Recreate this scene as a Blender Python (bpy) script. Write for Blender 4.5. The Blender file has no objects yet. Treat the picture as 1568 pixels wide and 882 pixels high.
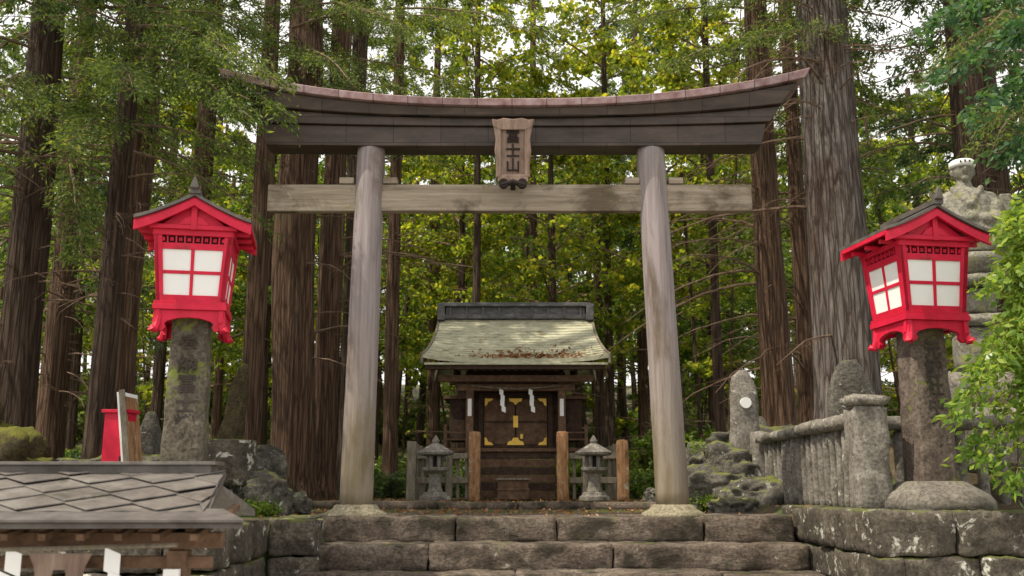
import bpy, bmesh, math, random
import numpy as np
from mathutils import Vector, noise, Matrix
R=random.Random(7)
sc=bpy.context.scene
rad=math.radians
# ------------------------------------------------------------------ materials
def rgb(c): return (c[0],c[1],c[2],1)
class NT:
    def __init__(s,name):
        s.m=bpy.data.materials.new(name); s.m.use_nodes=True
        s.t=s.m.node_tree; s.t.nodes.clear()
        s.out=s.n('ShaderNodeOutputMaterial')
    def n(s,typ,**k):
        nd=s.t.nodes.new(typ)
        for a,b in k.items(): setattr(nd,a,b)
        return nd
    def l(s,a,b): s.t.links.new(a,b)
    def ramp(s,fac,stops):
        r=s.n('ShaderNodeValToRGB'); e=r.color_ramp.elements
        while len(e)<len(stops): e.new(.5)
        for i,(p,c) in enumerate(stops): e[i].position=p; e[i].color=rgb(c)
        s.l(fac,r.inputs[0]); return r.outputs[0]
    def mix(s,f,a,b,mode='MIX'):
        m=s.n('ShaderNodeMix',data_type='RGBA',blend_type=mode)
        for src,i in ((f,0),(a,6),(b,7)):
            if isinstance(src,bpy.types.NodeSocket): s.l(src,m.inputs[i])
            elif i==0: m.inputs[0].default_value=src
            else: m.inputs[i].default_value=rgb(src)
        return m.outputs[2]
    def noise(s,vec,sc=5,det=6,ro=.6,dist=0):
        n=s.n('ShaderNodeTexNoise'); n.inputs['Scale'].default_value=sc; n.inputs['Detail'].default_value=det
        n.inputs['Roughness'].default_value=ro; n.inputs['Distortion'].default_value=dist; s.l(vec,n.inputs['Vector']); return n.outputs['Fac']
    def mapv(s,scale):
        tc=s.n('ShaderNodeTexCoord'); mp=s.n('ShaderNodeMapping'); mp.inputs['Scale'].default_value=scale
        s.l(tc.outputs['Object'],mp.inputs[0]); return mp.outputs[0]
    def math(s,op,a,b=0.0):
        m=s.n('ShaderNodeMath',operation=op)
        for i,x in enumerate((a,b)):
            if isinstance(x,bpy.types.NodeSocket): s.l(x,m.inputs[i])
            else: m.inputs[i].default_value=x
        return m.outputs[0]
def surf(name,stops,scale=(1,1,1),ns=4,rough=.85,bump=.4,bs=14,bdist=.02,lichen=None,moss=None,dist=0,metal=0,seams=None,spec=.3,cracks=False,fine=.0,low=None,stain=None):
    t=NT(name); v=t.mapv(scale); o=t.mapv((1,1,1))
    f=t.noise(v,ns,8,.65,dist); col=t.ramp(f,stops)
    if fine:
        big=t.noise(o,1.3,3,.5); col=t.mix(t.math('MULTIPLY',big,.45),col,(.02,.018,.013))
        fn=t.noise(o,28,4,.7); col=t.mix(1.0,col,t.ramp(fn,[(.35,(.5,.48,.46)),(.6,(1.15,1.15,1.15))]),'MULTIPLY')
    if lichen:
        lf=t.noise(o,lichen[1],8,.7,.4); m=t.ramp(lf,[(lichen[2],(0,0,0)),(lichen[2]+.05,(1,1,1))]); col=t.mix(m,col,lichen[0])
    if stain:
        lf=t.noise(t.mapv(stain[3]),stain[1],6,.65,.3); m=t.ramp(lf,[(stain[2],(0,0,0)),(stain[2]+.12,(.85,.85,.85))]); col=t.mix(m,col,stain[0])
    if moss:
        g=t.n('ShaderNodeNewGeometry'); sx=t.n('ShaderNodeSeparateXYZ'); t.l(g.outputs['Normal'],sx.inputs[0])
        mf=t.noise(o,moss[1],6,.7); a=t.math('ADD',t.math('MULTIPLY',sx.outputs[2],moss[2]),mf)
        m=t.ramp(a,[(moss[3],(0,0,0)),(min(moss[3]+.15,1),(1,1,1))]); col=t.mix(m,col,moss[0])
    if low:
        g=t.n('ShaderNodeNewGeometry'); sx=t.n('ShaderNodeSeparateXYZ'); t.l(g.outputs['Position'],sx.inputs[0])
        mr=t.n('ShaderNodeMapRange'); t.l(t.math('ADD',sx.outputs[2],t.noise(o,3,4)),mr.inputs[0]); mr.inputs[1].default_value=low[1]; mr.inputs[2].default_value=low[2]; mr.inputs[3].default_value=1; mr.inputs[4].default_value=0
        col=t.mix(t.math('MULTIPLY',mr.outputs[0],.7),col,low[0])
    b=t.n('ShaderNodeBsdfPrincipled'); t.l(col,b.inputs['Base Color'])
    b.inputs['Roughness'].default_value=rough; b.inputs['Metallic'].default_value=metal; b.inputs['Specular IOR Level'].default_value=spec
    h=t.noise(v,bs,8,.7,dist)
    if cracks:
        vo=t.n('ShaderNodeTexVoronoi',feature='DISTANCE_TO_EDGE'); vo.inputs['Scale'].default_value=cracks
        nz=t.n('ShaderNodeTexNoise'); nz.inputs['Scale'].default_value=1.6; nz.inputs['Detail'].default_value=6; t.l(v,nz.inputs['Vector'])
        t.l(t.mix(.8,v,nz.outputs['Color'],'ADD'),vo.inputs['Vector'])
        cr=t.ramp(vo.outputs['Distance'],[(0,(0,0,0)),(.16,(1,1,1))]); h=t.math('ADD',h,t.math('MULTIPLY',cr,.5))
        dk=t.mix(1.0,col,t.mix(cr,(.42,.36,.32),(1,1,1)),'MULTIPLY'); t.l(dk,b.inputs['Base Color'])
    if seams:
        br=t.n('ShaderNodeTexBrick'); br.inputs['Scale'].default_value=1; br.inputs['Brick Width'].default_value=seams[0]; br.inputs['Row Height'].default_value=seams[1]; br.inputs['Mortar Size'].default_value=.006
        br.inputs['Color1'].default_value=(1,1,1,1); br.inputs['Color2'].default_value=(.72,.72,.72,1); br.inputs['Mortar'].default_value=(.25,.25,.25,1)
        tc=t.n('ShaderNodeTexCoord'); sp=t.n('ShaderNodeSeparateXYZ'); cb=t.n('ShaderNodeCombineXYZ'); t.l(tc.outputs['Object'],sp.inputs[0]); t.l(sp.outputs[0],cb.inputs[0]); t.l(sp.outputs[2],cb.inputs[1]); t.l(cb.outputs[0],br.inputs['Vector'])
        t.l(t.mix(1.0,col,br.outputs['Color'],'MULTIPLY'),b.inputs['Base Color'])
    bp=t.n('ShaderNodeBump'); bp.inputs['Strength'].default_value=bump; bp.inputs['Distance'].default_value=bdist; t.l(h,bp.inputs['Height']); t.l(bp.outputs[0],b.inputs['Normal'])
    t.l(b.outputs[0],t.out.inputs[0]); return t.m
def leafmat(name,stops,trans=.5,rough=.5):
    t=NT(name); g=t.n('ShaderNodeNewGeometry'); o=t.mapv((1,1,1))
    nf=t.noise(o,.9,3,.5); f=t.math('ADD',t.math('MULTIPLY',g.outputs['Random Per Island'],.55),t.math('MULTIPLY',nf,.5))
    col=t.ramp(f,stops)
    d=t.n('ShaderNodeBsdfPrincipled'); t.l(col,d.inputs['Base Color']); d.inputs['Roughness'].default_value=rough; d.inputs['Specular IOR Level'].default_value=.25
    tr=t.n('ShaderNodeBsdfTranslucent'); t.l(t.mix(1.0,col,(2.0,1.9,.9),'MULTIPLY'),tr.inputs[0])
    m=t.n('ShaderNodeMixShader'); m.inputs[0].default_value=trans; t.l(d.outputs[0],m.inputs[1]); t.l(tr.outputs[0],m.inputs[2]); t.l(m.outputs[0],t.out.inputs[0]); return t.m
M={}
M['stone']=surf('rough_stone',[(.25,(.09,.08,.07)),(.5,(.22,.2,.17)),(.75,(.38,.35,.3))],ns=3,bs=9,bump=.8,bdist=.03,lichen=((.45,.45,.41),5,.63),moss=((.13,.14,.04),3,.35,.88),fine=1)
M['wallstone']=surf('lichen_stone',[(.25,(.035,.03,.024)),(.5,(.12,.102,.08)),(.75,(.26,.23,.18))],ns=4,bs=9,bump=1,bdist=.05,lichen=((.55,.54,.47),4.5,.575),moss=((.12,.135,.03),2.5,.35,.76),fine=1,stain=((.028,.024,.017),2,.54,(1,1,1)))
M['step']=surf('step_stone',[(.25,(.06,.045,.035)),(.5,(.18,.14,.11)),(.8,(.36,.3,.245))],scale=(.6,1,1),ns=4,bs=11,bump=1,bdist=.05,lichen=((.42,.40,.34),6,.65),fine=1,stain=((.03,.026,.016),2.2,.49,(1,1,1)),moss=((.10,.11,.03),3,.10,.64))
M['fence']=surf('fence_stone',[(.25,(.13,.118,.105)),(.5,(.27,.247,.215)),(.8,(.45,.425,.38))],ns=5,bs=18,bump=.7,lichen=((.56,.56,.50),6,.61),fine=1,stain=((.045,.04,.03),1.6,.53,(1,1,1)))
M['post']=surf('carved_stone',[(.2,(.06,.047,.038)),(.5,(.17,.133,.11)),(.8,(.31,.26,.22))],ns=5,bs=16,bump=.9,lichen=((.15,.16,.05),2.2,.57),fine=1,stain=((.03,.025,.02),2.5,.55,(1,1,.5)))
M['postmoss']=surf('mossy_carved_stone',[(.2,(.05,.042,.032)),(.5,(.14,.12,.09)),(.8,(.28,.25,.195))],ns=5,bs=16,bump=.9,lichen=((.15,.17,.04),2.0,.535),fine=1,stain=((.03,.025,.02),2.5,.56,(1,1,.5)))
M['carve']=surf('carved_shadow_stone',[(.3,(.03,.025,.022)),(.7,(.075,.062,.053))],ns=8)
M['boulder']=surf('boulder_rock',[(.25,(.05,.045,.04)),(.5,(.14,.13,.11)),(.8,(.33,.31,.265))],ns=2.5,bs=8,bump=1,bdist=.06,lichen=((.5,.5,.43),4,.6),moss=((.15,.165,.035),2.5,.5,.85),fine=1,stain=((.03,.03,.025),2,.56,(1,1,1)))
M['plinth']=surf('plinth_stone',[(.25,(.2,.175,.11)),(.5,(.33,.295,.2)),(.8,(.44,.41,.3))],ns=6,bs=20,bump=.5,fine=1)
M['pillar']=surf('weathered_pillar_wood',[(.2,(.13,.105,.102)),(.45,(.265,.226,.226)),(.8,(.41,.36,.36))],scale=(11,11,.35),ns=2.2,bs=6,bump=.7,bdist=.02,low=((.23,.19,.095),.3,3.0),stain=((.11,.08,.055),1.0,.51,(2.0,2.0,.4)))
M['beam']=surf('weathered_beam_wood',[(.2,(.12,.088,.06)),(.5,(.30,.25,.19)),(.8,(.5,.44,.36))],scale=(.5,8,9),ns=1.8,bs=6,bump=.6,bdist=.015,lichen=((.16,.155,.06),1.4,.6),stain=((.09,.065,.042),1.1,.49,(1,1,1.6)))
M['lintel']=surf('copper_clad_lintel',[(.3,(.03,.021,.017)),(.55,(.07,.048,.037)),(.8,(.13,.095,.08))],scale=(.6,2,2),ns=3,rough=.5,bump=.15,seams=(.62,.34),spec=.4)
M['lintelroof']=surf('copper_roof_edge',[(.3,(.2,.11,.10)),(.5,(.38,.25,.25)),(.75,(.54,.44,.46))],scale=(2,2,2),ns=3,rough=.4,bump=.1,metal=.2,seams=(.45,3))
M['plaque']=surf('plaque_wood',[(.3,(.14,.092,.07)),(.6,(.27,.195,.155)),(.8,(.36,.275,.235))],scale=(6,3,1.2),ns=3,bump=.4)
M['red']=surf('red_lacquer',[(.3,(.44,.008,.030)),(.55,(.62,.012,.05)),(.8,(.68,.03,.075))],ns=3,rough=.5,bump=.15,bs=20,spec=.3,stain=((.28,.02,.025),3,.57,(1,1,1)))
M['paper']=surf('lantern_paper',[(.3,(.80,.81,.80)),(.7,(.88,.88,.87))],ns=2,rough=.7,bump=.05)
M['white']=surf('white_paper',[(.3,(.8,.8,.8)),(.7,(.88,.88,.86))],ns=2,rough=.8,bump=.05)
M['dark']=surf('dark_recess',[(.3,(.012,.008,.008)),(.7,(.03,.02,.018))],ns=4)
M['darkroof']=surf('dark_copper_roof',[(.3,(.05,.043,.038)),(.5,(.1,.088,.08)),(.8,(.17,.155,.14))],ns=5,rough=.5,bump=.3,spec=.4)
M['shrinewood']=surf('dark_shrine_wood',[(.3,(.028,.017,.012)),(.55,(.066,.039,.027)),(.8,(.11,.07,.05))],scale=(3,3,3),ns=3,bump=.3)
M['brownwood']=surf('brown_shrine_wood',[(.3,(.07,.039,.023)),(.55,(.15,.088,.054)),(.8,(.25,.16,.108))],scale=(3,3,3),ns=3,bump=.3)
M['orangewood']=surf('fence_post_wood',[(.3,(.12,.062,.03)),(.5,(.33,.17,.078)),(.8,(.45,.33,.21))],scale=(10,10,2),ns=2,bump=.5,lichen=((.40,.39,.31),8,.6))
M['greywood']=surf('grey_fence_wood',[(.3,(.11,.092,.068)),(.55,(.22,.19,.145)),(.8,(.33,.295,.235))],scale=(6,6,2),ns=3,bump=.4,lichen=((.17,.19,.08),4,.6))
M['gold']=surf('gold_fitting',[(.3,(.78,.47,.06)),(.7,(.95,.65,.14))],ns=4,rough=.4,metal=.3)
M['shroof']=surf('mossy_shingle',[(.25,(.22,.21,.135)),(.5,(.44,.43,.31)),(.8,(.6,.59,.47))],scale=(1,2,2),ns=5,bump=.5,bs=18,rough=.55,stain=((.17,.14,.08),2.2,.57,(1,1,1)))
M['ridge']=surf('ridge_copper',[(.3,(.05,.05,.05)),(.55,(.12,.12,.125)),(.8,(.26,.27,.28))],scale=(1,2,2),ns=5,rough=.5,bump=.3)
M['plate']=surf('roof_plate',[(.25,(.065,.057,.05)),(.5,(.135,.12,.107)),(.8,(.235,.215,.2))],scale=(1,1,1),ns=6,rough=.42,bump=.35,bs=25,bdist=.008,spec=.45,stain=((.055,.048,.035),3,.54,(1,1,1)))
M['ground']=surf('forest_floor',[(.25,(.035,.028,.014)),(.5,(.095,.072,.038)),(.75,(.17,.13,.075))],ns=3,bs=20,bump=.9,bdist=.05,lichen=((.065,.095,.022),.7,.48))
M['bounce_gravel']=surf('bounce_gravel',[(.25,(.22,.2,.17)),(.5,(.36,.34,.3)),(.75,(.48,.46,.42))],ns=30,bs=60,bump=.8,bdist=.02)  # pale gravel colour for the added light-bouncing sheet
M['barkred']=surf('cedar_bark',[(.25,(.055,.03,.018)),(.5,(.165,.097,.06)),(.8,(.31,.2,.13))],scale=(10,10,.5),ns=1.8,bs=3.5,bump=1,bdist=.09,cracks=1.4,stain=((.10,.098,.045),1.0,.56,(1,1,.4)))
M['barkgrey']=surf('grey_bark',[(.25,(.085,.064,.054)),(.5,(.22,.187,.168)),(.8,(.45,.41,.385))],scale=(9,9,.7),ns=1.8,bs=3.5,bump=1,bdist=.1,cracks=1.5,stain=((.11,.062,.04),1.3,.51,(1,1,.4)))
M['barkdark']=surf('dark_bark',[(.25,(.035,.022,.015)),(.5,(.10,.064,.043)),(.8,(.19,.13,.09))],scale=(10,10,.6),ns=1.8,bs=4,bump=1,bdist=.08,cracks=1.4,stain=((.08,.085,.035),1.0,.56,(1,1,.4)))
M['barkmoss']=surf('mossy_bark',[(.25,(.04,.028,.014)),(.5,(.11,.085,.038)),(.8,(.2,.165,.07))],scale=(3,3,3),ns=3,bs=9,bump=1,bdist=.08,moss=((.20,.20,.03),3,.5,.68),fine=1)
M['twig']=surf('twig_bark',[(.3,(.10,.06,.04)),(.7,(.25,.17,.12))],ns=6,bump=0)
M['cedar']=leafmat('cedar_foliage',[(.15,(.025,.05,.015)),(.45,(.07,.115,.028)),(.7,(.155,.205,.05)),(.9,(.27,.285,.085))],.45)
M['cedardark']=leafmat('dark_cedar_foliage',[(.15,(.018,.04,.018)),(.5,(.05,.092,.034)),(.85,(.125,.17,.06))],.4)
M['maple']=leafmat('yellow_green_leaves',[(.15,(.06,.10,.018)),(.4,(.13,.19,.028)),(.64,(.25,.29,.04)),(.82,(.40,.36,.05)),(.93,(.44,.21,.05))],.6)
M['green']=leafmat('green_leaves',[(.15,(.035,.075,.015)),(.45,(.09,.155,.028)),(.7,(.17,.245,.045)),(.9,(.3,.32,.08))],.45,.35)
M['ivy']=leafmat('shrub_leaves',[(.15,(.05,.11,.02)),(.45,(.13,.22,.035)),(.7,(.24,.33,.06)),(.9,(.38,.42,.12))],.4,.3)
M['bluegreen']=leafmat('bluegreen_leaves',[(.15,(.018,.05,.026)),(.5,(.045,.115,.045)),(.85,(.13,.22,.085))],.35,.4)
M['statue']=surf('statue_stone',[(.25,(.17,.165,.13)),(.5,(.31,.30,.25)),(.8,(.47,.46,.40))],ns=6,bs=20,bump=.5,lichen=((.24,.24,.12),5,.56),fine=1)
# ------------------------------------------------------------------ builders
def empty(name,loc=(0,0,0),rz=0):
    e=bpy.data.objects.new(name,None); sc.collection.objects.link(e); e.location=loc; e.rotation_euler=(0,0,rz); e.empty_display_size=.2; return e
class B:
    def __init__(s): s.v=[];s.f=[];s.mi=[];s.ms=[]
    def m(s,k):
        if k not in s.ms: s.ms.append(k)
        return s.ms.index(k)
    def add(s,vs,fs,k):
        o=len(s.v); s.v+=[tuple(v) for v in vs]; s.f+=[tuple(i+o for i in f) for f in fs]; s.mi+=[s.m(k)]*len(fs)
    def hexa(s,p,k):
        s.add(p,[(3,2,1,0),(4,5,6,7),(0,1,5,4),(1,2,6,5),(2,3,7,6),(3,0,4,7)],k)
    def box(s,x0,x1,y0,y1,z0,z1,k,rot=None,c=None):
        p=[Vector(q) for q in ((x0,y0,z0),(x1,y0,z0),(x1,y1,z0),(x0,y1,z0),(x0,y0,z1),(x1,y0,z1),(x1,y1,z1),(x0,y1,z1))]
        if rot:
            cc=Vector(c) if c else Vector(((x0+x1)/2,(y0+y1)/2,(z0+z1)/2)); p=[cc+rot@(q-cc) for q in p]
        s.hexa(p,k)
    def tube(s,pts,rs,k,n=10,cap=True):
        pts=[Vector(p) for p in pts]; vs=[];fs=[]
        ref=Vector((0,0,1)) if abs((pts[-1]-pts[0]).normalized().z)<.9 else Vector((1,0,0))
        for i,p in enumerate(pts):
            d=(pts[min(i+1,len(pts)-1)]-pts[max(i-1,0)]).normalized(); a=d.cross(ref).normalized(); b=a.cross(d)
            for j in range(n):
                t=2*math.pi*j/n; vs.append(p+(a*math.cos(t)+b*math.sin(t))*rs[i])
        for i in range(len(pts)-1):
            for j in range(n): fs.append((i*n+j,i*n+(j+1)%n,(i+1)*n+(j+1)%n,(i+1)*n+j))
        if cap: fs.append(tuple(range(n-1,-1,-1))); fs.append(tuple((len(pts)-1)*n+j for j in range(n)))
        s.add(vs,fs,k)
    def lathe(s,c,prof,k,n=24,ph=0):
        vs=[];fs=[]
        for r,z in prof:
            for j in range(n):
                t=2*math.pi*j/n+ph; vs.append((c[0]+r*math.cos(t),c[1]+r*math.sin(t),c[2]+z))
        for i in range(len(prof)-1):
            for j in range(n): fs.append((i*n+j,i*n+(j+1)%n,(i+1)*n+(j+1)%n,(i+1)*n+j))
        fs.append(tuple(range(n-1,-1,-1))); fs.append(tuple((len(prof)-1)*n+j for j in range(n)))
        s.add(vs,fs,k)
    def prism(s,poly,y0,y1,k,axis='y',T=None):
        n=len(poly); f=(lambda a,b,c:Vector((a,c,b))) if axis=='y' else (lambda a,b,c:Vector((c,a,b)))
        vs=[f(a,b,y0) for a,b in poly]+[f(a,b,y1) for a,b in poly]
        if T: vs=[T@v for v in vs]
        s.add(vs,[tuple(range(n)),tuple(range(2*n-1,n-1,-1))]+[(i,i+n,(i+1)%n+n,(i+1)%n) for i in range(n)],k)
    def rough(s,x0,x1,y0,y1,z0,z1,k,seg=.14,amp=.02,ch=.018):
        nx,ny,nz=[max(2,int(round((b-a)/seg))) for a,b in ((x0,x1),(y0,y1),(z0,z1))]
        ids={};vs=[];fs=[]; off=Vector((R.random()*50,R.random()*50,R.random()*50))
        def nd(i,j,l):
            if (i,j,l) in ids: return ids[(i,j,l)]
            p=Vector((x0+(x1-x0)*i/nx,y0+(y1-y0)*j/ny,z0+(z1-z0)*l/nz))
            bx=-1 if i==0 else 1 if i==nx else 0; by=-1 if j==0 else 1 if j==ny else 0; bz=-1 if l==0 else 1 if l==nz else 0
            if abs(bx)+abs(by)+abs(bz)>=2:
                p-=Vector((bx,by,bz))*ch*(1+2.2*max(0,noise.noise(p*5+off)))
            p+=noise.noise_vector(p*3.5+off)*amp+noise.noise_vector(p*11+off)*amp*.6
            ids[(i,j,l)]=len(vs); vs.append(p); return ids[(i,j,l)]
        for i in range(nx):
            for j in range(ny):
                fs.append((nd(i,j,0),nd(i,j+1,0),nd(i+1,j+1,0),nd(i+1,j,0))); fs.append((nd(i,j,nz),nd(i+1,j,nz),nd(i+1,j+1,nz),nd(i,j+1,nz)))
            for l in range(nz):
                fs.append((nd(i,0,l),nd(i+1,0,l),nd(i+1,0,l+1),nd(i,0,l+1))); fs.append((nd(i,ny,l),nd(i,ny,l+1),nd(i+1,ny,l+1),nd(i+1,ny,l)))
        for j in range(ny):
            for l in range(nz):
                fs.append((nd(0,j,l),nd(0,j,l+1),nd(0,j+1,l+1),nd(0,j+1,l))); fs.append((nd(nx,j,l),nd(nx,j+1,l),nd(nx,j+1,l+1),nd(nx,j,l+1)))
        s.add(vs,fs,k)
    def rock(s,c,r,k,sub=3):
        bm=bmesh.new(); bmesh.ops.create_icosphere(bm,subdivisions=sub,radius=1); off=Vector((R.random()*90,R.random()*90,R.random()*90))
        vs=[]
        for v in bm.verts:
            p=v.co.copy(); d=1+.45*noise.noise(p*1.3+off)+.2*noise.noise(p*3.5+off)+.08*noise.noise(p*9+off)
            q=[math.copysign(abs(a)**.75,a) for a in p]
            vs.append((c[0]+q[0]*r[0]*d,c[1]+q[1]*r[1]*d,c[2]+q[2]*r[2]*d))
        s.add(vs,[tuple(v.index for v in f.verts) for f in bm.faces],k); bm.free()
    def build(s,name,parent=None,smooth=False,bev=0,loc=None):
        me=bpy.data.meshes.new(name); me.from_pydata([tuple(v) for v in s.v],[],s.f)
        for k in s.ms: me.materials.append(M[k])
        me.polygons.foreach_set('material_index',s.mi)
        if smooth: me.polygons.foreach_set('use_smooth',[True]*len(s.f))
        me.update(); o=bpy.data.objects.new(name,me); sc.collection.objects.link(o)
        if parent: o.parent=parent
        if loc: o.location=loc
        if bev:
            b=o.modifiers.new('b','BEVEL'); b.width=bev; b.segments=2; b.limit_method='ANGLE'
        return o
def text(body,size,mat,parent,loc,rot,name='lettering',ext=.006,sx=1):
    c=bpy.data.curves.new(name,'FONT'); c.body=body; c.size=size; c.extrude=ext; c.align_x='CENTER'; c.align_y='CENTER'; c.space_line=1.0; c.offset=.004*size/.2
    c.materials.append(M[mat]); o=bpy.data.objects.new(name,c); sc.collection.objects.link(o); o.parent=parent; o.location=loc; o.rotation_euler=rot; o.scale=(sx,1,1); return o
def sm(t): t=max(0,min(1,t)); return t*t*(3-2*t)
# ------------------------------------------------------------------ terrain
def H(x,y):
    edge=12.2 if -2.15<x<3.4 else (9.8 if x>=3.4 else (11.3 if x>-2.6 else 9.3))
    up=0.0 if x<3.4 else .12
    low=-1.3
    if y<edge: base=low
    else: base=up
    if y>=edge:
        if x>3.95: base+=.75*sm((x-3.95)/.9)*sm((y-11.3)/1.5)*(1-sm((y-30)/15))
        base+=.10*sm((y-17.1)/.3)
        if x<-5: base+=.5*sm((-5-x)/3)*sm((y-12)/3)
        base+=.12*noise.noise(Vector((x*.25,y*.25,0)))*sm((y-21)/5)
        base-=.02
        if y>34: base+= .16*max(0,min(y,100)-34)*sm((y-34)/14)+1.2*noise.noise(Vector((x*.06,y*.06,3)))*sm((y-40)/10)
    return base
xs=[-300,-150,-80]+list(np.arange(-60,-6,1.5))+list(np.arange(-6,7,.25))+list(np.arange(7,62,1.5))+[80,150,300]
ys=[-200,-60,-20,0,5,8,9.0,9.25,9.35,9.75,9.85,10.6,11.25,11.35,11.6,12.15,12.25]+list(np.arange(12.6,24,.3))+list(np.arange(24,100,2))+[120,200,400]
g=B(); vs=[(x,y,H(x,y)) for y in ys for x in xs]; nx=len(xs)
g.add(vs,[(j*nx+i,j*nx+i+1,(j+1)*nx+i+1,(j+1)*nx+i) for j in range(len(ys)-1) for i in range(nx-1)],'ground')
g.build('ground',smooth=True)
g=B(); g.add([(-14,-25,-1.29),(14,-25,-1.29),(14,9.0,-1.29),(-14,9.0,-1.29)],[(0,1,2,3)],'bounce_gravel'); g.build('added_bounce_sheet')  # unseen pale ground sheet, added to bounce sunlight onto undersides
# ------------------------------------------------------------------ steps and walls
b=B()
def row(b,x0,x1,y0,y1,z0,z1,k,wmin,wmax,**kw):
    x=x0
    while x<x1-.01:
        w=R.uniform(wmin,wmax)
        if x1-(x+w)<wmin*.6: w=x1-x
        b.rough(x+.001,x+w-.001,y0+R.uniform(-.02,.02),y1,z0,z1+R.uniform(-.01,.01),k,**kw); x+=w
zt=0
for i in range(5):
    row(b,-2.25,3.32,12.02-.6*i,12.75-.6*i,zt-.30,zt,'step',1.1,2.6,seg=.045,amp=.024,ch=.006); zt-=.275
b.build('stone_steps',smooth=True)
b=B(); row(b,-5.4,2.6,17.0,17.45,-.06,.11,'step',1.0,1.9,amp=.01,ch=.008); b.build('stone_kerb',smooth=True)
b=B(); row(b,-2.2,3.3,12.76,13.3,-.3,.004,'step',.8,1.5,amp=.008,ch=.01)
row(b,-2.2,3.3,13.31,14.0,-.3,.002,'step',.8,1.5,amp=.008,ch=.01); b.build('stone_paving',smooth=True)
def wall(name,segs):
    b=B()
    for (ax,x0,x1,f0,f1,z0,z1) in segs:
        z=z1; zi=0
        hs=[.40,.34,.38,.3,.3]
        while z>z0+.01:
            h=hs[zi%5]; h=min(h,z-z0)
            x=x0-(.3 if zi%2 else 0)
            while x<x1-.02:
                w=R.uniform(.4,.95); a=max(x,x0); e=min(x+w,x1)
                if x1-e<.2: e=x1
                if e-a>.05:
                    j=R.uniform(-.035,.035); zj=R.uniform(0,.02)
                    if ax=='x': b.rough(a+.003,e-.003,f0+j,f1,z-h+.002,z-.002-zj,'wallstone',seg=.045,amp=.028,ch=.007)
                    else: b.rough(f0+j,f1,a+.003,e-.003,z-h+.002,z-.002-zj,'wallstone',seg=.07,amp=.028,ch=.007)
                x=e if e==x1 else x+w
            z-=h; zi+=1
    return b.build(name,smooth=True)
wall('stone_retaining_wall',[('x',3.34,8.6,9.4,10.0,-1.3,.13),('y',10.0,12.6,3.34,3.9,-1.3,.13)])
wall('stone_retaining_wall',[('x',-2.62,-2.12,11.0,11.6,-1.3,.02),('y',11.6,12.6,-2.75,-2.27,-1.3,.02),('y',9.0,11.0,-3.1,-2.62,-1.3,.02),('x',-8,-3.1,9.0,9.5,-1.3,.0)])
# ------------------------------------------------------------------ torii
T=empty('torii_gate')
CX=.02
for nm,x0,x1 in (('left_pillar',-1.925,-1.86),('right_pillar',1.985,1.83)):
    b=B(); pts=[];rs=[]
    for i in range(25):
        t=i/24; pts.append((x0+(x1-x0)*t,12.57,.10+4.70*t)); rs.append(.205-.022*t+.004*noise.noise(Vector((x0,t*9,0))))
    b.tube(pts,rs,'pillar',n=40); b.build(nm,T,smooth=False).data.polygons.foreach_set('use_smooth',[True]*(24*40)+[False]*2)
    b=B(); b.lathe((x0,12.57,0),[(.40,-.02),(.39,.03),(.34,.06),(.29,.085),(.26,.13),(.235,.14)],'plinth',n=32); b.build(nm+'_base',T,smooth=True)
b=B()
b.box(-3.19,3.13,12.50,12.64,3.87,4.23,'beam'); b.build('tie_beam',T,bev=.012)
b=B()
for px,pz in ((-1.88,4.24),(1.86,4.24)):
    for sgn in (-1,1):
        b.box(px+sgn*.19 if sgn>0 else px-.19-.19,px+.19+.19 if sgn>0 else px-.19,12.49,12.65,pz,pz+.085,'beam')
b.build('wedges',T,bev=.01)
def lintel(name,sec,k,n=56,power=2.4):
    b=B(); vs=[];m=len(sec)
    for i in range(n+1):
        t=-1+2*i/n
        for (y,z,hl,rs) in sec: vs.append((CX+t*hl,12.57+y,z+rs*abs(t)**power))
    fs=[(i*m+j,i*m+(j+1)%m,(i+1)*m+(j+1)%m,(i+1)*m+j) for i in range(n) for j in range(m)]
    fs+=[tuple(range(m-1,-1,-1)),tuple(n*m+j for j in range(m))]
    b.add(vs,fs,k); b.build(name,T,bev=.008)
lintel('lower_lintel',[(-.19,4.715,3.24,.02),(.19,4.715,3.24,.02),(.19,4.975,3.31,.05),(-.19,4.975,3.31,.05)],'lintel')
lintel('upper_lintel_lower_board',[(-.235,4.978,3.36,.06),(.235,4.978,3.36,.06),(.235,5.08,3.50,.17),(-.235,5.08,3.50,.17)],'lintel')
lintel('upper_lintel',[(-.30,5.083,3.50,.18),(.30,5.083,3.50,.18),(.33,5.19,3.72,.35),(-.33,5.19,3.72,.35)],'lintel')
lintel('lintel_roof',[(-.40,5.193,3.80,.39),(.40,5.193,3.80,.39),(.42,5.28,3.87,.43),(.1,5.39,3.87,.43),(-.1,5.39,3.87,.43),(-.42,5.28,3.87,.43)],'lintelroof')
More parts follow.
